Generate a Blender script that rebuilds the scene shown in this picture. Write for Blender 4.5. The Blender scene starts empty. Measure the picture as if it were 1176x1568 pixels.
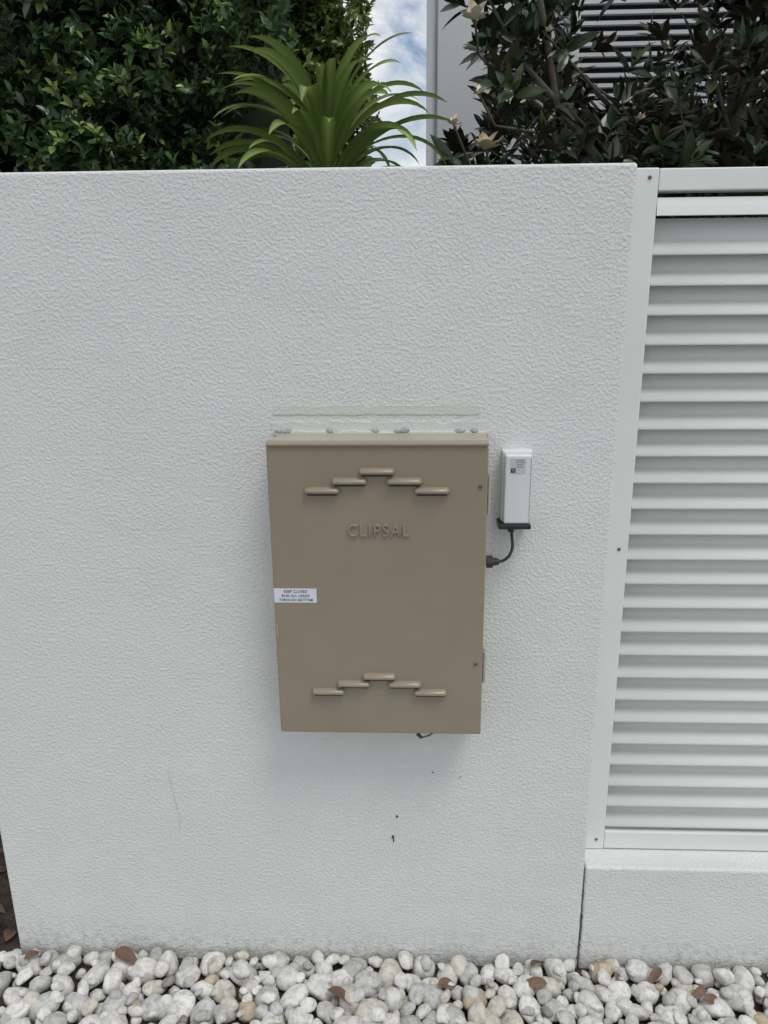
import bpy, bmesh, math, random
import numpy as np
from mathutils import Vector, Matrix, noise
random.seed(7); rng=np.random.default_rng(11)
scene=bpy.context.scene
scene.view_settings.view_transform='Standard'; scene.view_settings.look='None'; scene.view_settings.exposure=0

# ---------------------------------------------------------------- helpers
def link(o,parent=None):
    scene.collection.objects.link(o)
    if parent: o.parent=parent
    return o
def empty(name,loc=(0,0,0)):
    o=bpy.data.objects.new(name,None); o.empty_display_size=.1; return link(o)
def mesh_obj(name,verts,faces,mat,parent=None,smooth=False):
    me=bpy.data.meshes.new(name); me.from_pydata([tuple(v) for v in verts],[],faces); me.update()
    if smooth: me.polygons.foreach_set('use_smooth',[True]*len(me.polygons))
    if mat: me.materials.append(mat)
    return link(bpy.data.objects.new(name,me),parent)
def bm_obj(name,bm,mat,parent=None,smooth=False):
    me=bpy.data.meshes.new(name); bmesh.ops.recalc_face_normals(bm,faces=bm.faces); bm.to_mesh(me); bm.free()
    if smooth: me.polygons.foreach_set('use_smooth',[True]*len(me.polygons))
    if mat: me.materials.append(mat)
    return link(bpy.data.objects.new(name,me),parent)
def add_box(bm,x0,x1,y0,y1,z0,z1,bev=0,seg=2):
    r=bmesh.ops.create_cube(bm,size=1)
    for v in r['verts']:
        v.co=Vector(((x0+x1)/2+v.co.x*(x1-x0),(y0+y1)/2+v.co.y*(y1-y0),(z0+z1)/2+v.co.z*(z1-z0)))
    if bev>0:
        es=list({e for v in r['verts'] for e in v.link_edges})
        bmesh.ops.bevel(bm,geom=es,offset=bev,segments=seg,affect='EDGES',profile=.5)
def box(name,x0,x1,y0,y1,z0,z1,mat,parent=None,bev=0,seg=2):
    bm=bmesh.new(); add_box(bm,x0,x1,y0,y1,z0,z1,bev,seg); return bm_obj(name,bm,mat,parent)
def cyl(name,p,axis,r,h,mat,parent=None,n=20,r2=None):
    bm=bmesh.new(); bmesh.ops.create_cone(bm,cap_ends=True,segments=n,radius1=r,radius2=r if r2 is None else r2,depth=h)
    q=Vector((0,0,1)).rotation_difference(Vector(axis).normalized()).to_matrix().to_4x4()
    bm.transform(Matrix.Translation(p)@q); return bm_obj(name,bm,mat,parent)
def tube_data(pts,rads,n=8):
    V=[];F=[]
    pts=[Vector(p) for p in pts]
    for i,p in enumerate(pts):
        t=(pts[min(i+1,len(pts)-1)]-pts[max(i-1,0)]).normalized()
        a=t.cross(Vector((0.31,0.9,0.2))).normalized(); b=t.cross(a)
        for k in range(n):
            an=2*math.pi*k/n; V.append(p+(a*math.cos(an)+b*math.sin(an))*rads[i])
    for i in range(len(pts)-1):
        for k in range(n):
            k2=(k+1)%n; F.append((i*n+k,i*n+k2,(i+1)*n+k2,(i+1)*n+k))
    return V,F
def tubes(name,lst,mat,parent=None,n=8):
    V=[];F=[]
    for pts,rads in lst:
        v,f=tube_data(pts,rads,n); o=len(V); V+=v; F+=[tuple(i+o for i in q) for q in f]
    return mesh_obj(name,V,F,mat,parent,True)

class NT:
    def __init__(s,m): s.m=m; s.t=m.node_tree; s.n=s.t.nodes; s.l=s.t.links
    def add(s,t,**k):
        x=s.n.new(t)
        for a,b in k.items(): setattr(x,a,b)
        return x
    def lk(s,a,b): s.l.new(a,b)
def newmat(name,col,rough=.5,metal=0,spec=.5):
    m=bpy.data.materials.new(name); m.use_nodes=True; b=m.node_tree.nodes['Principled BSDF']
    b.inputs['Base Color'].default_value=(*col,1); b.inputs['Roughness'].default_value=rough
    b.inputs['Metallic'].default_value=metal; b.inputs['Specular IOR Level'].default_value=spec
    return m,NT(m),b
def ramp(nt,stops,interp='LINEAR'):
    r=nt.add('ShaderNodeValToRGB'); cr=r.color_ramp; cr.interpolation=interp
    while len(cr.elements)<len(stops): cr.elements.new(.5)
    for e,(p,c) in zip(cr.elements,stops):
        e.position=p; e.color=(*c,1) if len(c)==3 else c
    return r
def nz(nt,scale,detail=4,rough=.5,vec=None,dist=0):
    n=nt.add('ShaderNodeTexNoise'); n.inputs['Scale'].default_value=scale; n.inputs['Detail'].default_value=detail
    n.inputs['Roughness'].default_value=rough; n.inputs['Distortion'].default_value=dist
    if vec: nt.lk(vec,n.inputs['Vector'])
    return n
def simple_noise_mat(name,c1,c2,scale,rough=.5,bump=0,bscale=None,metal=0,spec=.5,bdist=.002):
    m,nt,b=newmat(name,c1,rough,metal,spec)
    tc=nt.add('ShaderNodeTexCoord'); n=nz(nt,scale,3,.6,tc.outputs['Object'])
    r=ramp(nt,[(.3,c1),(.7,c2)]); nt.lk(n.outputs['Fac'],r.inputs[0]); nt.lk(r.outputs[0],b.inputs['Base Color'])
    if bump:
        n2=nz(nt,bscale or scale*4,3,.6,tc.outputs['Object']); bp=nt.add('ShaderNodeBump')
        bp.inputs['Strength'].default_value=bump; bp.inputs['Distance'].default_value=bdist
        nt.lk(n2.outputs['Fac'],bp.inputs['Height']); nt.lk(bp.outputs[0],b.inputs['Normal'])
    return m

# ---------------------------------------------------------------- materials
def stucco(name,c1,c2,bs=.75):
    m,nt,b=newmat(name,c1,.66,0,.35)
    tc=nt.add('ShaderNodeTexCoord'); o=tc.outputs['Object']
    n=nz(nt,2.2,4,.6,o); r=ramp(nt,[(.3,c1),(.72,c2)]); nt.lk(n.outputs['Fac'],r.inputs[0])
    # soil splash near the ground (real dirt)
    sx=nt.add('ShaderNodeSeparateXYZ'); nt.lk(o,sx.inputs[0])
    mr=nt.add('ShaderNodeMapRange'); mr.inputs['From Min'].default_value=.03; mr.inputs['From Max'].default_value=.13; mr.inputs['To Min'].default_value=1; mr.inputs['To Max'].default_value=0
    nt.lk(sx.outputs[2],mr.inputs['Value'])
    sp=nz(nt,60,4,.7,o); spr=ramp(nt,[(.45,(0,0,0)),(.75,(1,1,1))]); nt.lk(sp.outputs['Fac'],spr.inputs[0])
    mu=nt.add('ShaderNodeMath',operation='MULTIPLY'); nt.lk(mr.outputs[0],mu.inputs[0]); nt.lk(spr.outputs[0],mu.inputs[1])
    dm=nt.add('ShaderNodeMix',data_type='RGBA'); dm.inputs[7].default_value=(.40,.37,.31,1)
    nt.lk(mu.outputs[0],dm.inputs[0]); nt.lk(r.outputs[0],dm.inputs[6]); nt.lk(dm.outputs[2],b.inputs['Base Color'])
    a=nz(nt,165,2,.5,o,.25); ra=ramp(nt,[(.42,(0,0,0)),(.68,(1,1,1))]); nt.lk(a.outputs['Fac'],ra.inputs[0])
    c=nz(nt,420,2,.6,o); ad=nt.add('ShaderNodeMath',operation='MULTIPLY_ADD'); ad.inputs[1].default_value=.30
    nt.lk(c.outputs['Fac'],ad.inputs[0]); nt.lk(ra.outputs[0],ad.inputs[2])
    d=nz(nt,9,2,.5,o); ad2=nt.add('ShaderNodeMath',operation='MULTIPLY_ADD'); ad2.inputs[1].default_value=2.2
    nt.lk(d.outputs['Fac'],ad2.inputs[0]); nt.lk(ad.outputs[0],ad2.inputs[2])
    bp=nt.add('ShaderNodeBump'); bp.inputs['Strength'].default_value=bs; bp.inputs['Distance'].default_value=.0013
    nt.lk(ad2.outputs[0],bp.inputs['Height']); nt.lk(bp.outputs[0],b.inputs['Normal'])
    return m
M_wall=stucco('painted_render',(.685,.705,.69),(.73,.75,.735),.74)
M_patch=stucco('patch_render',(.62,.63,.60),(.69,.70,.67),.35)
M_build=stucco('building_render',(.62,.645,.65),(.67,.69,.69),.3)
M_frame=simple_noise_mat('white_powdercoat',(.78,.80,.785),(.74,.76,.74),6,.35,.05,60)
M_blade=simple_noise_mat('louver_white',(.85,.87,.845),(.82,.84,.815),5,.35)
M_box=simple_noise_mat('taupe_enamel',(.268,.229,.170),(.290,.248,.185),7,.30,.05,90,bdist=.001)
M_boxd=simple_noise_mat('taupe_body',(.42,.40,.32),(.36,.34,.27),12,.5,.1,90)
M_dev=simple_noise_mat('device_plastic',(.72,.74,.76),(.68,.70,.72),8,.35)
M_blk=simple_noise_mat('black_plastic',(.015,.015,.016),(.03,.03,.03),40,.4)
M_screw=simple_noise_mat('steel_screw',(.35,.33,.30),(.2,.18,.15),300,.4,0,None,.8)
M_rust=simple_noise_mat('rusty_screw',(.16,.06,.03),(.30,.16,.09),300,.8)
M_caulk=simple_noise_mat('grey_sealant',(.26,.28,.31),(.45,.47,.47),60,.4,.3,200)
M_crack=simple_noise_mat('crack_dirt',(.03,.028,.025),(.10,.09,.08),200,.95)
M_stain=simple_noise_mat('patch_edge_stain',(.38,.35,.28),(.56,.54,.48),80,.9)
M_label=simple_noise_mat('sticker_white',(.72,.74,.84),(.68,.70,.80),20,.4)
M_ink=simple_noise_mat('ink',(.02,.02,.03),(.03,.03,.05),50,.6)
M_soil=simple_noise_mat('soil_mulch',(.030,.021,.015),(.085,.062,.045),28,.95,1,120,bdist=.01)
M_path=simple_noise_mat('concrete',(.33,.32,.30),(.42,.41,.39),5,.85,.4,150)
M_bark=simple_noise_mat('bark',(.10,.085,.07),(.20,.18,.155),25,.85,.6,80)
M_stem=simple_noise_mat('green_stem',(.10,.13,.05),(.16,.18,.08),30,.6)
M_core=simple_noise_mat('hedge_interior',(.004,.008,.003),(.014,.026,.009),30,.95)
M_dark=simple_noise_mat('backing_dark',(.02,.022,.024),(.03,.033,.036),3,.3)
M_scr=simple_noise_mat('screen_slat',(.62,.63,.64),(.70,.71,.72),5,.5)
M_petal=simple_noise_mat('petal',(.82,.74,.56),(.87,.82,.70),20,.6)
M_petalb=simple_noise_mat('petal_old',(.68,.50,.29),(.86,.77,.60),25,.7)
M_dead=simple_noise_mat('dead_leaf',(.09,.050,.032),(.20,.125,.08),18,.7,.3,90)

def leafmat(name,dark,mid,young,back,rough,trans=.25):
    m,nt,b=newmat(name,mid,rough,0,.5)
    at=nt.add('ShaderNodeAttribute',attribute_name='tint'); g=nt.add('ShaderNodeNewGeometry')
    r=ramp(nt,[(0,dark),(.5,mid),(1,young)]); nt.lk(at.outputs['Fac'],r.inputs[0])
    v=nt.add('ShaderNodeMapRange'); v.inputs['To Min'].default_value=.6; v.inputs['To Max'].default_value=1.35
    nt.lk(g.outputs['Random Per Island'],v.inputs['Value'])
    hv=nt.add('ShaderNodeHueSaturation'); nt.lk(r.outputs[0],hv.inputs['Color']); nt.lk(v.outputs[0],hv.inputs['Value'])
    mx=nt.add('ShaderNodeMix',data_type='RGBA'); mx.inputs[7].default_value=(*back,1)
    nt.lk(g.outputs['Backfacing'],mx.inputs[0]); nt.lk(hv.outputs[0],mx.inputs[6]); nt.lk(mx.outputs[2],b.inputs['Base Color'])
    if trans>0:
        tr=nt.add('ShaderNodeBsdfTranslucent'); nt.lk(hv.outputs[0],tr.inputs['Color'])
        ms=nt.add('ShaderNodeMixShader'); ms.inputs[0].default_value=trans
        nt.lk(b.outputs[0],ms.inputs[1]); nt.lk(tr.outputs[0],ms.inputs[2])
        nt.lk(ms.outputs[0],nt.n['Material Output'].inputs['Surface'])
    return m
M_hedge=leafmat('hedge_leaf',(.022,.055,.020),(.055,.118,.040),(.27,.38,.09),(.07,.12,.045),.30,.15)
M_hedge2=leafmat('hedge_leaf_far',(.055,.09,.022),(.115,.17,.038),(.34,.39,.09),(.10,.15,.05),.45,.25)
M_magn=leafmat('magnolia_leaf',(.016,.028,.013),(.032,.056,.022),(.12,.16,.05),(.060,.048,.028),.28,0)
M_trop=leafmat('strap_leaf',(.065,.135,.022),(.125,.22,.038),(.32,.42,.13),(.13,.20,.055),.33,.28)

# ---------------------------------------------------------------- leaf scattering
def leaf_template(n,wid,fold=.25,droop=.15,shape='ell'):
    V=[];F=[]
    for i in range(n+1):
        t=i/n
        w=(math.sin(math.pi*min(1,max(0,t))**.85)**.8 if 0<t<1 else 0)*wid/2
        if i in(0,) : w=wid*.04
        if i==n: w=0.001*wid
        z=-droop*t*t
        V+= [(t,-w,z+w*fold*1.0),(t,0,z),(t,w,z+w*fold*1.0)]
    for i in range(n):
        a=i*3;b=a+3
        F+=[(a,b,b+1,a+1),(a+1,b+1,b+2,a+2)]
    return np.array(V,float),np.array(F,int)
def norm(a): return a/np.maximum(np.linalg.norm(a,axis=-1,keepdims=True),1e-9)
def scatter(name,tmpl,pos,axis,nor,size,tint,mat,parent=None):
    V,F=tmpl; x=norm(axis); z=norm(nor-(nor*x).sum(1,keepdims=True)*x); y=np.cross(z,x)
    R=np.stack([x,y,z],axis=2)
    P=np.einsum('nij,vj->nvi',R,V)*size[:,None,None]+pos[:,None,:]
    N,nv=P.shape[:2]
    faces=(F[None]+(np.arange(N)*nv)[:,None,None]).reshape(-1,4)
    me=bpy.data.meshes.new(name); me.vertices.add(N*nv); me.vertices.foreach_set('co',P.reshape(-1).astype(np.float32))
    me.loops.add(faces.size); me.loops.foreach_set('vertex_index',faces.reshape(-1).astype(np.int32))
    me.polygons.add(len(faces)); me.polygons.foreach_set('loop_start',(np.arange(len(faces))*4).astype(np.int32))
    me.polygons.foreach_set('loop_total',np.full(len(faces),4,np.int32))
    me.polygons.foreach_set('use_smooth',np.ones(len(faces),bool))
    me.update(calc_edges=True); 
    a=me.attributes.new('tint','FLOAT','POINT'); a.data.foreach_set('value',np.repeat(tint,nv).astype(np.float32))
    me.materials.append(mat); return link(bpy.data.objects.new(name,me),parent)
def sprays(P,Dr,L,K,leaf,spread,ptip,jit=.25,tintbase=.25):
    S=len(P); Dr=norm(Dr); ref=norm(rng.normal(size=(S,3))); a=norm(np.cross(Dr,ref)); b=np.cross(Dr,a)
    pos=[];ax=[];no=[];sz=[];ti=[]
    young=rng.random(S)<ptip; bt=np.clip(tintbase+rng.normal(0,.14,S),0,.6)
    for k in range(K):
        s=k/(K-1); ang=(k%2)*math.pi+(k//2)*math.pi/2+rng.normal(0,.35,S)
        rad=a*np.cos(ang)[:,None]+b*np.sin(ang)[:,None]
        sp=spread*(1-.55*s)
        d=norm(rad*sp+Dr*(1.15-sp*.45)+rng.normal(0,jit*.5,(S,3)))
        pos.append(P+Dr*(L*s)); ax.append(d)
        no.append(Dr+np.array([0,0,.5])+rng.normal(0,jit,(S,3)))
        sz.append(leaf*(1-.45*s)*rng.uniform(.75,1.2,S))
        ti.append(np.where(young&(s>.55),rng.uniform(.7,1.,S),bt+.12*s))
    return [np.concatenate(q) for q in (pos,ax,no,sz,ti)]
def nf(x,y,z,s): return noise.noise(Vector((x*s,y*s,z*s)))

# ---------------------------------------------------------------- camera
yaw,pitch,roll=[math.radians(a) for a in (2.439,-16.691,.577)]
f=Vector((-math.sin(yaw)*math.cos(pitch),math.cos(yaw)*math.cos(pitch),math.sin(pitch)))
r=f.cross(Vector((0,0,1))).normalized(); u=r.cross(f); c,s_=math.cos(roll),math.sin(roll)
r2=r*c-u*s_; u2=u*c+r*s_
cam=bpy.data.cameras.new('camera'); co=link(bpy.data.objects.new('camera',cam))
Mx=Matrix((r2,u2,-f)).transposed().to_4x4(); Mx.translation=Vector((0,-1.525,1.6)); co.matrix_world=Mx
cam.sensor_fit='VERTICAL'; cam.sensor_height=36; cam.lens=1213.9/1568*36; cam.clip_start=.02; cam.clip_end=3000
scene.camera=co

# ---------------------------------------------------------------- world + sun
S=Vector((.42,-.50,1.35)).normalized()
w=bpy.data.worlds.new('World'); scene.world=w; w.use_nodes=True; nt=NT(w); bg=nt.n['Background']
sky=nt.add('ShaderNodeTexSky'); sky.sky_type='NISHITA'; sky.sun_disc=False
sky.sun_elevation=math.asin(S.z); sky.sun_rotation=math.atan2(S.x,S.y)
tc=nt.add('ShaderNodeTexCoord'); mp=nt.add('ShaderNodeMapping'); mp.inputs['Scale'].default_value=(1,1,1.6); mp.inputs['Location'].default_value=(.12,.1,.33); nt.lk(tc.outputs['Generated'],mp.inputs[0])
n=nz(nt,6.5,6,.6,mp.outputs[0],.5); rr=ramp(nt,[(.33,(0,0,0)),(.58,(1,1,1))]); nt.lk(n.outputs['Fac'],rr.inputs[0])
hs=nt.add('ShaderNodeHueSaturation'); hs.inputs['Saturation'].default_value=1.12; hs.inputs['Value'].default_value=1.0; nt.lk(sky.outputs[0],hs.inputs['Color'])
mx=nt.add('ShaderNodeMix',data_type='RGBA'); mx.inputs[7].default_value=(9.3,9.3,9.2,1)
nt.lk(rr.outputs[0],mx.inputs[0]); nt.lk(hs.outputs[0],mx.inputs[6]); nt.lk(mx.outputs[2],bg.inputs['Color'])
bg.inputs['Strength'].default_value=.105
sl=bpy.data.lights.new('sun','SUN'); sl.energy=1.3; sl.angle=math.radians(20); sl.color=(1,.97,.92)
so=link(bpy.data.objects.new('sun',sl)); so.rotation_euler=S.to_track_quat('Z','Y').to_euler(); so.location=(2,-3,6)

# ---------------------------------------------------------------- ground
mesh_obj('ground',[(-300,-300,0),(300,-300,0),(300,300,0),(-300,300,0)],[(0,1,2,3)],M_soil)
box('footpath',-8,8,-3.2,-.83,-.05,.03,M_path,None,.006)

# ---------------------------------------------------------------- main wall
wall=empty('rendered_wall')
box('wall_body',-.974,.388,0,.2,-.1,1.784,M_wall,wall,.006,3)
def blob(name,cx,cz,rx,rz,y,mat,parent,seed=0,n=18,irr=.35):
    V=[(cx,y,cz)];F=[]
    for k in range(n):
        a=2*math.pi*k/n; rr_=1+irr*nf(math.cos(a)*1.3+seed*3.1,math.sin(a)*1.3,seed,1.2)*2
        V.append((cx+math.cos(a)*rx*rr_,y,cz+math.sin(a)*rz*rr_))
    for k in range(n): F.append((0,1+k,1+(k+1)%n))
    return mesh_obj(name,V,F,mat,parent)
def ribbon(name,pts,w0,y,mat,parent,seed=0,sub=10,horiz=False):
    P=[]
    for (a,b) in zip(pts[:-1],pts[1:]):
        for i in range(sub):
            t=i/sub; P.append((a[0]+(b[0]-a[0])*t,a[1]+(b[1]-a[1])*t))
    P.append(pts[-1]); V=[];F=[]
    for i,(x,z) in enumerate(P):
        j=nf(i*.9,seed,0,1)*w0*1.6; ww=w0*(.35+1.3*abs(nf(i*.6,seed+5,0,1)))
        if horiz: V+=[(x,y,z+j-ww/2),(x,y,z+j+ww/2)]
        else: V+=[(x+j-ww/2,y,z),(x+j+ww/2,y,z)]
    for i in range(len(P)-1): F.append((2*i,2*i+1,2*i+3,2*i+2))
    return mesh_obj(name,V,F,mat,parent)
ribbon('joint_crack',[(.3885,.292),(.389,.2),(.390,.13),(.3885,.08),(.387,.0)],.0022,-.0012,M_crack,wall,1)
ribbon('joint_crack_low',[(.389,.16),(.3905,.12),(.388,.07),(.3865,.03)],.0045,-.0014,M_crack,wall,21,8)
M_hair=simple_noise_mat('hairline',(.44,.45,.43),(.54,.55,.53),60,.9)
ribbon('hairline_crack',[(-.560,.53),(-.553,.49),(-.549,.45),(-.543,.41),(-.546,.37)],.0014,-.0010,M_hair,wall,3)
for i,(x,z,a,b) in enumerate([(-.042,.421,.0028,.0028),(-.052,.366,.003,.004),(-.0505,.357,.0014,.006),(.038,.539,.0018,.0016),(.099,.528,.0014,.0012),(-.20,.62,.001,.001)]):
    blob('paint_chip_%d'%i,x,z,a,b,-.0012,M_crack,wall,i)
def strip(name,x0,x1,z0,z1,y0,mat,parent,seed,amp=.0025,n=80):
    bm=bmesh.new(); top=[];bot=[]
    for i in range(n+1):
        x=x0+(x1-x0)*i/n
        top.append(bm.verts.new((x,y0,z1+amp*nf(x*28,seed,0,1)*1.6))); bot.append(bm.verts.new((x,y0,z0+amp*nf(x*28,seed+9,0,1)*1.6)))
    for i in range(n): bm.faces.new((bot[i],bot[i+1],top[i+1],top[i]))
    ret=bmesh.ops.extrude_face_region(bm,geom=bm.faces[:])
    for e in ret['geom']:
        if isinstance(e,bmesh.types.BMVert): e.co.y=.001
    return bm_obj(name,bm,mat,parent)
strip('render_patch',-.278,.122,1.340,1.356,-.0012,M_patch,wall,2)
ribbon('patch_edge',[(-.284,1.339),(.122,1.3385)],.0015,-.0020,M_stain,wall,12,90,True)
ribbon('patch_edge_top',[(-.27,1.357),(.118,1.3555)],.0008,-.0018,M_stain,wall,17,90,True)
strip('render_patch_low',-.284,.138,1.302,1.325,-.0011,M_patch,wall,4,.006)
strip('sealant_bead',-.276,.135,1.298,1.3065,-.005,M_patch,wall,7,.003)
for i,(x,rx) in enumerate([(-.262,.013),(-.252,.007),(-.025,.011),(-.036,.007),(-.08,.006),(.085,.009),(.112,.006),(-.17,.005)]):
    bm=bmesh.new(); bmesh.ops.create_icosphere(bm,subdivisions=3,radius=1)
    for v in bm.verts: 
        k=1+.6*nf(v.co.x*1.5+i*4,v.co.y*1.5,v.co.z*1.5,1.4); v.co=Vector((x+v.co.x*rx*k,-.003+v.co.y*.004,1.307+v.co.z*.0055*k))
    bm_obj('sealant_blob_%d'%i,bm,M_caulk,wall,True)

# ---------------------------------------------------------------- low wall + louvre panel
box('low_wall',.3905,2.30,0,.2,-.1,.292,M_wall,None,.006,3)
box('rendered_pier',2.303,2.9,0,.2,-.1,1.784,M_wall,None,.006,3)
lp=empty('louvered_fence_panel')
bm=bmesh.new()
add_box(bm,.391,.443,.060,.112,.2935,1.782,.0025)
add_box(bm,2.248,2.30,.060,.112,.2935,1.782,.0025)
add_box(bm,.4435,2.2475,.061,.112,1.742,1.781,.0025)
add_box(bm,.4435,2.2475,.061,.112,.295,.342,.0025)
bm_obj('frame',bm,M_frame,lp)
def blade(bm,zc,x0,x1,k=1.0):
    # pressed Z section: back web, sloping nose, small drip lip
    front=[(.0920,.040),(.0920,.006),(.0905,.0015),(.0875,-.0015),(.0800,-.0065),(.0720,-.0135),(.0665,-.0205),(.0650,-.0240),(.0652,-.0265)]
    back=[(.0680,-.0262),(.0682,-.0235),(.0745,-.0150),(.0820,-.0085),(.0890,-.0040),(.0930,.0005),(.0940,.006),(.0940,.040)]
    prof=[(y,z*k+zc) for y,z in front+back]
    A=[bm.verts.new((x0,y,z)) for y,z in prof]; B=[bm.verts.new((x1,y,z)) for y,z in prof]
    m=len(prof)
    for i in range(m): 
        fc=bm.faces.new((A[i],A[(i+1)%m],B[(i+1)%m],B[i])); fc.smooth=True
    bm.faces.new(A); bm.faces.new(B[::-1])
bm=bmesh.new()
for k in range(0,24): blade(bm,1.656-.0555*k+random.uniform(-.0006,.0006),.4445,2.2465)
bm_obj('louver_blades',bm,M_blade,lp)
bm=bmesh.new()
A=[(.0665,1.731),(.0635,1.716),(.0615,1.700),(.0635,1.699),(.0655,1.715),(.0685,1.731)]
va=[bm.verts.new((.4445,y,z)) for y,z in A]; vb=[bm.verts.new((2.2465,y,z)) for y,z in A]
for i in range(6): bm.faces.new((va[i],va[(i+1)%6],vb[(i+1)%6],vb[i]))
bm.faces.new(va); bm.faces.new(vb[::-1]); bm_obj('top_closing_blade',bm,M_blade,lp)
for x,z in [(.426,1.765),(.424,1.044),(.425,.321)]:
    cyl('rusty_screw',(x,.0595,z),(0,-1,0),.0042,.003,M_rust,lp,14,.003)

# ---------------------------------------------------------------- electrical box
eb=empty('electrical_meter_box')
X0,X1,Z0,Z1=-.280,.133,.692,1.303
box('body',X0+.006,X1+.002,-.064,0.004,Z0+.008,Z1-.001,M_boxd,eb,.003)
box('back_flange',X0+.002,X1+.006,-.012,.003,Z0+.012,Z1+.001,M_boxd,eb,.002)
box('door',X0,X1,-.090,-.066,Z0,Z1,M_box,eb,.0035,3)
box('door_top_lip',X0+.002,X1-.002,-.0945,-.0895,Z1-.0065,Z1-.0010,M_box,eb,.0018)
def vent(x,z,L=.069,rz=.0082,ry=.0135):
    bm=bmesh.new(); bmesh.ops.create_uvsphere(bm,u_segments=24,v_segments=16,radius=1)
    bm.transform(Matrix.Rotation(math.pi/2,4,'Y'))
    for v in bm.verts:
        sx=1 if v.co.x>1e-4 else (-1 if v.co.x<-1e-4 else 0)
        zz=v.co.z*rz
        if v.co.z<0: zz*=.7
        v.co=Vector((x+sx*(L/2-rz)+v.co.x*rz,-.0885+v.co.y*ry,z+zz))
    return bm
for j in range(2):
    zs=[1.2105,1.2285,1.2475] if j==0 else [.788,.806,.823]
    for i,(x,k) in enumerate([(-.1775,0),(-.1255,1),(-.0740,2),(-.0225,1),(.0290,0)]):
        bm_obj('vent_hood_%d_%d'%(j,i),vent(x,zs[k]),M_box,eb,True)
        box('vent_shadow_bar_%d_%d'%(j,i),x-.028,x+.028,-.0935,-.0885,zs[k]-.0082,zs[k]-.005,M_blk,eb)  # black bar standing in for the shadow beneath each hood
def text(name,body,x,z,y,h,width,mat,parent,ext=0,bev=.0,sp=1.0,off=0.0):
    cu=bpy.data.curves.new(name+'_c','FONT'); cu.body=body; cu.size=1; cu.align_x='CENTER'; cu.space_character=sp
    cu.offset=off
    if ext>0: cu.extrude=.02; cu.bevel_depth=bev; cu.bevel_resolution=2
    o=bpy.data.objects.new(name+'_c',cu); scene.collection.objects.link(o)
    bpy.context.view_layer.update(); dg=bpy.context.evaluated_depsgraph_get()
    me=bpy.data.meshes.new_from_object(o.evaluated_get(dg)); bpy.data.objects.remove(o)
    co_=np.zeros(len(me.vertices)*3); me.vertices.foreach_get('co',co_); co_=co_.reshape(-1,3)
    mn=co_.min(0);mxx=co_.max(0); q=np.zeros_like(co_)
    q[:,0]=x+((co_[:,0]-mn[0])/(mxx[0]-mn[0])-.5)*width
    q[:,2]=z+((co_[:,1]-mn[1])/(mxx[1]-mn[1])-.5)*h
    q[:,1]=y if ext<=0 else y-((co_[:,2]-mn[2])/(mxx[2]-mn[2])-.45)*ext
    me.vertices.foreach_set('co',q.reshape(-1))
    me.materials.clear(); me.materials.append(mat)
    return link(bpy.data.objects.new(name,me),parent)
text('embossed_lettering','CLIPSAL',-.072,1.133,-.0900,.025,.118,M_box,eb,.0070,.024,1.15,-.010)
box('warning_sticker',-.2785,-.195,-.0908,-.0899,.983,1.0125,M_label,eb)
for i,t in enumerate(['KEEP CLOSED','RUN ALL LEADS','THROUGH BOTTOM']):
    text('sticker_text_%d'%i,t,-.236,1.0068-.0090*i,-.0911,.0058,[.046,.054,.066][i],M_ink,eb,0,0,1.15,.016)
for i,(x,z) in enumerate([(.119,1.219),(.119,.853)]):
    cyl('door_screw_%d'%i,(x,-.0910,z),(0,-1,0),.0042,.003,M_screw,eb,16,.0032)
    box('screw_slot_%d'%i,x-.003,x+.003,-.0931,-.0922,z-.0006,z+.0006,M_blk,eb)
for i,(a,b) in enumerate([(1.162,1.241),(.806,.879)]):
    box('hinge_plate_%d'%i,.134,.1385,-.075,-.045,a,b,M_boxd,eb,.001)
    cyl('hinge_pin_%d'%i,(.1365,-.083,(a+b)/2),(0,0,1),.0030,b-a-.006,M_boxd,eb,12)
box('latch',-.277,-.2745,-.0915,-.0895,.910,.937,M_boxd,eb,.0008)
tubes('loose_wire',[([(-.005,-.06,.70),(.004,-.082,.689),(.014,-.088,.6835),(.026,-.088,.687),(.040,-.084,.694)],[.0016]*5),([(.002,-.088,.690),(.009,-.089,.683),(.014,-.088,.6825)],[.0024]*3)],M_blk,eb)

# ---------------------------------------------------------------- wall mounted device + cable
dv=empty('wireless_transmitter_unit')
bm=bmesh.new(); add_box(bm,.166,.224,-.024,.002,1.130,1.272,.003); bm_obj('back_shell',bm,M_dev,dv)
bm=bmesh.new(); add_box(bm,.1695,.2205,-.042,-.0235,1.131,1.268,.0035,3)
bm_obj('front_cover',bm,M_dev,dv)
box('base_plate',.160,.223,-.047,.001,1.121,1.1305,M_blk,dv,.002)
box('cover_seam',.2185,.2195,-.0425,-.041,1.135,1.262,simple_noise_mat('seam',(.35,.36,.38),(.4,.4,.42),30,.5),dv)
M_lab2=simple_noise_mat('device_label',(.50,.51,.54),(.58,.59,.62),200,.5)
box('label',.1790,.2085,-.0425,-.0415,1.232,1.262,M_lab2,dv)
for i in range(4): text('label_text_%d'%i,['MODEL 2400','INPUT 12V IP66','S/N 00418','ETH 10/100'][i],.198,1.2585-.0045*i,-.0428,.0020,[.014,.017,.012,.013][i],M_ink,dv,0,0,1,.01)
bm=bmesh.new()
for i in range(7):
    for j in range(7):
        if random.random()<.62 or i in(0,6) or j in(0,6): add_box(bm,.1805+i*.00125,.1805+(i+.95)*.00125,-.0429,-.0424,1.234+j*.00125,1.234+(j+.95)*.00125)
bm_obj('label_code',bm,M_ink,dv)
cyl('cable_boot',(.187,-.026,1.117),(0,0,1),.0065,.012,M_blk,dv)
pts=[]
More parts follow.
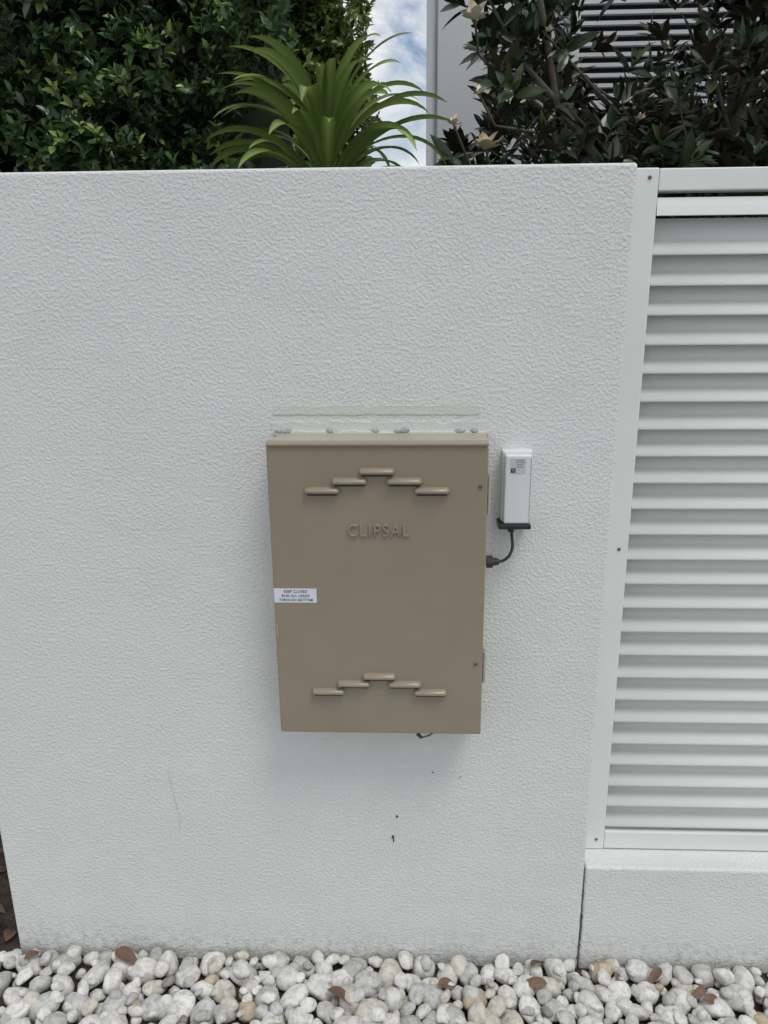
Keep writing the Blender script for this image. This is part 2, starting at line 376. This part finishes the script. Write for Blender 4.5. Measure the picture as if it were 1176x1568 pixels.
ctrl=[Vector(p) for p in [(.187,-.026,1.118),(.189,-.028,1.100),(.190,-.034,1.080),(.183,-.040,1.064),(.171,-.040,1.054),(.158,-.040,1.052)]]
for i in range(len(ctrl)-1):
    p0=ctrl[max(i-1,0)];p1=ctrl[i];p2=ctrl[i+1];p3=ctrl[min(i+2,len(ctrl)-1)]
    for k in range(6):
        t=k/6; pts.append(.5*((2*p1)+(p2-p0)*t+(2*p0-5*p1+4*p2-p3)*t*t+(3*p1-p0-3*p2+p3)*t**3))
pts.append(ctrl[-1])
tubes('cable',[(pts,[.0030]*len(pts))],M_blk,dv,10)
cyl('gland_nut',(.145,-.040,1.052),(1,0,0),.0125,.012,M_blk,dv,6)
cyl('gland_body',(.156,-.040,1.052),(1,0,0),.0095,.016,M_blk,dv,16,.006)

# ---------------------------------------------------------------- pebbles
def pebble_base(sub,seed):
    bm=bmesh.new(); bmesh.ops.create_icosphere(bm,subdivisions=sub,radius=1)
    V=[]; 
    for v in bm.verts:
        p=v.co; k=1+.28*nf(p.x+seed*7,p.y,p.z,.9)+.10*nf(p.x+seed*3,p.y,p.z,2.1); q=p*k
        for j in range(3):
            d=Vector((math.sin(seed*2.1+j*2),math.cos(seed*1.3+j*3),math.sin(seed+j*1.7))).normalized(); e=q.dot(d)-.80
            if e>0: q=q-d*e*.7
        V.append(q)
    bm.verts.index_update(); F=[[v.index for v in fc.verts] for fc in bm.faces]; bm.free()
    return np.array([tuple(v) for v in V]),np.array(F)
bases={2:[pebble_base(2,i) for i in range(14)],3:[pebble_base(3,i) for i in range(14)]}
placed=[];grid={}
def try_place(x,y,r,lay,sep):
    gx,gy=int(math.floor(x/.04)),int(math.floor(y/.04))
    for i in range(gx-2,gx+3):
        for j in range(gy-2,gy+3):
            for (a,b,q) in grid.get((lay,i,j),()):
                if (a-x)**2+(b-y)**2<(sep*(q+r))**2: return False
    grid.setdefault((lay,gx,gy),[]).append((x,y,r)); return True
for lay,att in ((0,30000),(1,17000)):
    for k in range(att):
        t=k/att; rr0=.0225*(1-t)**.75+.0075+random.uniform(-.003,.002) if lay==0 else random.choice([random.uniform(.010,.016),random.uniform(.016,.023)])
        x=random.uniform(-1.9,2.1); y=random.uniform(-.8,-.008-rr0*.6)
        if try_place(x,y,rr0,lay,.86 if lay==0 else 1.04): placed.append((x,y,rr0,lay))
allV=[];allF=[];off=0
for (x,y,q,lay) in placed:
    near=3 if (y>-.30 and abs(x)<1.2) else 2
    V,F=bases[near][random.randrange(14)]
    sc=np.array([q*random.uniform(1.0,1.35),q*random.uniform(.85,1.08),q*random.uniform(.6,.9)])
    e=Matrix.Rotation(random.uniform(0,6.28),3,'Z')@Matrix.Rotation(random.gauss(0,.38),3,'X')@Matrix.Rotation(random.gauss(0,.38),3,'Y')
    P=(V*sc)@np.array(e).T; z=q*.5+.002 if lay==0 else q*.6+.016+random.uniform(0,.006)
    P=P+np.array([x,y,z]); allV.append(P); allF.append(F+off); off+=len(P)
Vv=np.concatenate(allV);Ff=np.concatenate(allF)
Vv[:,1]=np.minimum(Vv[:,1],-.002)
me=bpy.data.meshes.new('pebble_bed'); me.vertices.add(len(Vv)); me.vertices.foreach_set('co',Vv.reshape(-1).astype(np.float32))
me.loops.add(Ff.size); me.loops.foreach_set('vertex_index',Ff.reshape(-1).astype(np.int32)); me.polygons.add(len(Ff))
me.polygons.foreach_set('loop_start',(np.arange(len(Ff))*3).astype(np.int32)); me.polygons.foreach_set('loop_total',np.full(len(Ff),3,np.int32))
me.polygons.foreach_set('use_smooth',np.ones(len(Ff),bool)); me.update(calc_edges=True)
m,nt,b=newmat('river_pebble',(.5,.5,.5),.6,0,.3)
g=nt.add('ShaderNodeNewGeometry'); tc=nt.add('ShaderNodeTexCoord')
rp=ramp(nt,[(0,(.64,.635,.61)),(.26,(.52,.525,.51)),(.46,(.72,.715,.69)),(.64,(.43,.43,.42)),(.76,(.58,.55,.49)),(.83,(.65,.64,.61)),(.95,(.26,.25,.23)),(.98,(.48,.40,.30))],'CONSTANT')
nt.lk(g.outputs['Random Per Island'],rp.inputs[0])
n1=nz(nt,70,5,.65,tc.outputs['Object'],.5); r1=ramp(nt,[(.3,(.62,.60,.56)),(.58,(1.05,1.05,1.05))]); nt.lk(n1.outputs['Fac'],r1.inputs[0])
mx=nt.add('ShaderNodeMix',data_type='RGBA',blend_type='MULTIPLY'); mx.inputs[0].default_value=1
nt.lk(rp.outputs[0],mx.inputs[6]); nt.lk(r1.outputs[0],mx.inputs[7]); nt.lk(mx.outputs[2],b.inputs['Base Color'])
n2=nz(nt,160,4,.6,tc.outputs['Object']); bp=nt.add('ShaderNodeBump'); bp.inputs['Strength'].default_value=.35; bp.inputs['Distance'].default_value=.003
nt.lk(n2.outputs['Fac'],bp.inputs['Height']); nt.lk(bp.outputs[0],b.inputs['Normal'])
me.materials.append(m); link(bpy.data.objects.new('pebble_bed',me))

# fallen leaves
tm=leaf_template(7,.46,.55,.35)
fl=[(.27,-.045),(.30,-.09),(.655,-.09),(.64,-.12),(-.93,-.06),(-.72,-.03),(.05,-.10),(.46,-.07),(-.2,-.12),(.57,-.04),(-.4,-.4),(.5,-.5),(-1.3,-.2),(1.4,-.3)]
k=len(fl); pos=np.array([(x,y,.046+random.uniform(-.004,.006)) for x,y in fl]); ang=rng.uniform(0,6.28,k)
scatter('fallen_leaves',tm,pos,np.stack([np.cos(ang),np.sin(ang),rng.normal(0,.2,k)],1),np.stack([rng.normal(0,.35,k),rng.normal(-.3,.35,k),np.ones(k)],1),rng.uniform(.04,.075,k),np.zeros(k),M_dead)
k=220; pos=np.stack([rng.uniform(-2.0,-.99,k),rng.uniform(.0,.9,k),rng.uniform(.008,.02,k)],1); ang=rng.uniform(0,6.28,k)
scatter('leaf_litter',tm,pos,np.stack([np.cos(ang),np.sin(ang),rng.normal(0,.15,k)],1),np.stack([rng.normal(0,.35,k),rng.normal(0,.35,k),np.ones(k)],1),rng.uniform(.03,.07,k),np.zeros(k),M_dead)

# ---------------------------------------------------------------- near hedge (left)
hd=empty('hedge')
def hedge_y(x,z): return 1.02+.20*nf(x,5,z,1.6)+.14*nf(x,9,z,4.5)
def hedge_layer(n,xr,zr,depth,yfun,L,K,leaf,ptip,name,mat,parent,edge=None,tb=.25,seg=3,gap=-.22):
    x=rng.uniform(*xr,n); z=rng.uniform(*zr,n); d=rng.random(n)**1.5*depth
    y=np.array([yfun(a,b) for a,b in zip(x,z)])+d
    if edge is not None:
        keep=np.array([a<edge(b) for a,b in zip(x,z)]); x,y,z,d=x[keep],y[keep],z[keep],d[keep]
    kp=np.array([nf(a,3,b,5.5)>gap for a,b in zip(x,z)]); x,y,z=x[kp],y[kp],z[kp]
    P=np.stack([x,y,z],1); Dr=np.stack([rng.normal(0,.5,len(x)),-1+rng.normal(0,.35,len(x)),.65+rng.normal(0,.45,len(x))],1)
    a=sprays(P,Dr,L,K,leaf,1.0,ptip,tintbase=tb); return scatter(name,leaf_template(seg,.48,.35,.18),*a,mat,parent)
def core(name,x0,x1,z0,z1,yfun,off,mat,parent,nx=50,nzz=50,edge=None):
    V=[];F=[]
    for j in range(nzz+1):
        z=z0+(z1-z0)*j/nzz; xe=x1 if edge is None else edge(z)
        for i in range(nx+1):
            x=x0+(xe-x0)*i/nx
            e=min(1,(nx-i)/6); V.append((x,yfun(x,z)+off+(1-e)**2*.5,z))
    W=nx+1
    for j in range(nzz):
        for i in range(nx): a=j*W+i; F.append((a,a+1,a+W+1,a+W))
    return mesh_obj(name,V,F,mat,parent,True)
e1=lambda z:-.36+.06*nf(z,3,0,5)
hedge_layer(4400,(-2.1,-.26),(1.45,2.85),.26,hedge_y,.07,8,.054,.30,'foliage',M_hedge,hd,e1,.32,3,-.28)
hedge_layer(900,(-2.1,-.9),(.12,1.45),.22,hedge_y,.075,8,.055,.10,'foliage_lower',M_hedge,hd,None,.2)
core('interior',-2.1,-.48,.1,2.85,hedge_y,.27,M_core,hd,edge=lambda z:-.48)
lst=[]
for i in range(9):
    x=-2.0+i*.17+random.uniform(-.04,.04); y=1.62
    p=[(x,y,0)]
    for k in range(1,7): p.append((x+random.uniform(-.06,.06),y+random.uniform(-.03,.04),k*.42))
    lst.append((p,[.022-.0022*k for k in range(7)]))
tubes('stems',lst,M_bark,hd)

# far screening tree
ft=empty('screening_tree')
fy=lambda x,z:2.7+.22*nf(x,2,z,1.8)+.12*nf(x,2,z,5)
e2=lambda z:-.25+.07*nf(z,8,0,3.5)+.035*nf(z,1,0,11)-.12*max(0,z-2.70)
hedge_layer(5200,(-1.35,-.12),(1.9,3.4),.45,fy,.09,8,.058,.42,'foliage',M_hedge2,ft,e2,.42,3,-.45)
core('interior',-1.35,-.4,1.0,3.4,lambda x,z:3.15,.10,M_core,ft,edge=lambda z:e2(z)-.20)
tubes('trunk',[([(-1,3.8,0),(-.98,3.8,1),(-.9,3.8,2),(-.85,3.8,3.3)],[.08,.07,.05,.02]),([(-.97,3.8,1),(-.7,3.7,1.8),(-.62,3.7,2.8)],[.05,.03,.012])],M_bark,ft)

# ---------------------------------------------------------------- strap-leaved plant
tp=empty('tropical_plant')
V=[];F=[];T=[]
cx,cy=-.232,.70
nl=76; ga=math.radians(137.5)
for i in range(nl):
    s=i/(nl-1)
    az=i*ga+random.uniform(-.25,.25)
    z0=1.71+.26*s
    el=math.radians(27+36*s**1.2+random.uniform(-10,10))
    L=(.395-.11*s**2)*random.uniform(.85,1.08)
    wd=.035*random.uniform(.8,1.2)*(1-.12*s)
    curl=math.radians(random.uniform(80,130))*(1-.2*s)
    hd_=Vector((math.cos(az),math.sin(az),0)); side=Vector((-math.sin(az),math.cos(az),0))
    p=Vector((cx,cy,z0))+hd_*.012; n_=16; o=len(V); e=el; tw=random.uniform(-.7,.7)
    for k in range(n_+1):
        t=k/n_; d=hd_*math.cos(e)+Vector((0,0,math.sin(e))); up=-hd_*math.sin(e)+Vector((0,0,math.cos(e)))
        w_=wd/2*min(1,.18+t*1.9)*(1-max(0,(t-.55)/.45)**2.4)+.0004
        sd=(side*math.cos(tw*t)+up*math.sin(tw*t)); fd=up*w_*.35
        ww=1+.05*math.sin(t*24+i)
        V+=[p-sd*w_*ww+fd,p-sd*w_*.09,p+sd*w_*.09,p+sd*w_*ww+fd]
        tt=.18+.36*s+random.uniform(-.03,.03); T+=[tt,1.0,1.0,tt]
        p=p+d*(L/n_); e-=curl/n_*(.15+1.7*t)
    for k in range(n_):
        a=o+k*4
        for q in range(3): F.append((a+q,a+4+q,a+5+q,a+1+q))
po=mesh_obj('leaves',V,F,M_trop,tp,True)
at=po.data.attributes.new('tint','FLOAT','POINT'); at.data.foreach_set('value',np.array(T,np.float32))
tubes('stem',[([(cx+.03,cy+.02,0),(cx+.015,cy,.8),(cx,cy,1.6),(cx,cy,1.98)],[.03,.026,.022,.010])],M_stem,tp,12)

# ---------------------------------------------------------------- magnolia
mg=empty('magnolia_tree')
def medge(z):
    return np.interp(z,[1.2,1.75,1.86,1.95,2.02,2.12,2.25,2.34,2.5,3.3],[.12,.08,.07,.09,.17,.20,.17,.10,.09,.3])
n=2900; x=rng.uniform(.06,2.2,n); z=rng.uniform(1.3,2.9,n); y=rng.uniform(.92,2.1,n)
keep=[]
def inwin(a,b_,c_):
    sc=(b_+1.525)/2.7; xx=a/sc; zz=1.6+(c_-1.6)/sc
    return .46<xx<.70 and zz>2.09
for a,b_,c_ in zip(x,y,z):
    sc=(b_+1.525)/2.7; e=medge(1.6+(c_-1.6)/sc)*sc
    ok=a>e+.02
    xx=a/sc; zz=1.6+(c_-1.6)/sc
    if inwin(a,b_,c_): ok=ok and random.random()<.10
    elif xx>.70 and zz>2.1: ok=ok and random.random()<.55
    dn=nf(a,b_,c_,3.0); ok=ok and dn>-.32
    keep.append(ok)
keep=np.array(keep); P=np.stack([x,y,z],1)[keep]
Dr=np.stack([rng.normal(-.1,.6,len(P)),-.5+rng.normal(0,.5,len(P)),.6+rng.normal(0,.5,len(P))],1)
a=sprays(P,Dr,.06,9,.092,1.1,.14,tintbase=.32); scatter('foliage',leaf_template(4,.38,.3,.12),*a,M_magn,mg)
lst=[([(1.25,1.6,0),(1.22,1.6,.7),(1.2,1.58,1.4),(1.12,1.6,2.2),(1.1,1.6,3.0)],[.07,.06,.05,.03,.012])]
for q in P[::14]:
    b0=Vector((1.2-.1*random.random(),1.6,max(.6,q[2]-random.uniform(.35,.8)))); q=Vector(q); mid=b0.lerp(q,.55)+Vector((0,0,-.06))
    if inwin(*mid) or inwin(*b0.lerp(q,.8)): continue
    lst.append(([b0,mid,q],[.009,.006,.0025]))
lst.append(([(1.1,1.6,1.2),(.75,1.3,1.75),(.42,1.15,2.1),(.33,1.1,2.45),(.30,1.1,2.9)],[.03,.02,.012,.009,.006]))
lst.append(([(.42,1.15,2.1),(.30,1.1,2.2),(.2,1.08,2.36)],[.010,.007,.004]))
tubes('trunk_and_branches',lst,M_bark,mg,7)
def flower(name,p,r0,mat,n=9,open_=.9,seed=1):
    rs=np.random.default_rng(seed); az=np.arange(n)*2.4+rs.normal(0,.2,n); el=np.where(np.arange(n)<5,open_*.25,open_)+rs.normal(0,.15,n)
    ax=np.stack([np.cos(az)*np.cos(el),np.sin(az)*np.cos(el),np.sin(el)],1); no=np.stack([-np.cos(az)*np.sin(el),-np.sin(az)*np.sin(el),np.cos(el)],1)
    scatter(name,leaf_template(6,.6,.5,-.2),np.repeat(np.array([p]),n,0),ax,no,rs.uniform(.8,1.1,n)*r0,np.zeros(n),mat,mg)
flower('flower_a',(.150,.86,2.242),.048,M_petal,9,.7,1)
flower('flower_b',(.185,.84,1.925),.050,M_petalb,10,.7,2)
flower('flower_c',(.100,.84,1.985),.028,M_petal,8,1.2,3)
flower('flower_d',(.165,.84,2.060),.024,M_petal,7,1.3,4)
flower('flower_e',(.345,.84,2.205),.018,M_petal,6,1.3,5)
flower('flower_f',(.60,.84,1.99),.024,M_petalb,7,1.0,6)
tubes('flower_stalks',[([(.150,.86,2.25),(.17,.95,2.18),(.25,1.1,2.15)],[.003,.004,.005]),([(.185,.84,1.93),(.22,.95,1.86),(.35,1.1,1.8)],[.003,.004,.005]),([(.100,.84,1.985),(.15,.95,1.9),(.35,1.1,1.8)],[.003,.004,.005]),([(.165,.84,2.06),(.22,.95,2.0),(.4,1.12,2.0)],[.003,.004,.005])],M_bark,mg,6)

# ---------------------------------------------------------------- building behind
bd=empty('white_building')
box('walls',.097,6.0,3.0,8.0,-.05,7.0,M_build,bd,.01)
box('corner_trim',.0915,.0955,2.99,3.02,0,7.0,simple_noise_mat('trim',(.25,.26,.27),(.3,.31,.32),5,.5),bd)
box('dark_backing',.80,3.4,2.985,3.002,1.1,5.2,M_dark,bd)  # near-black sheet backing the slatted screen and the wall area below
bm=bmesh.new()
for k in range(60):
    zz=2.44+k*.046
    add_box(bm,.80,3.4,2.925,2.955,zz,zz+.017)
add_box(bm,.76,.799,2.92,2.99,2.40,5.25); add_box(bm,.80,3.4,2.92,2.98,2.385,2.425)
add_box(bm,1.69,1.72,2.956,2.984,2.43,5.2)
bm_obj('slatted_screen',bm,M_scr,bd)
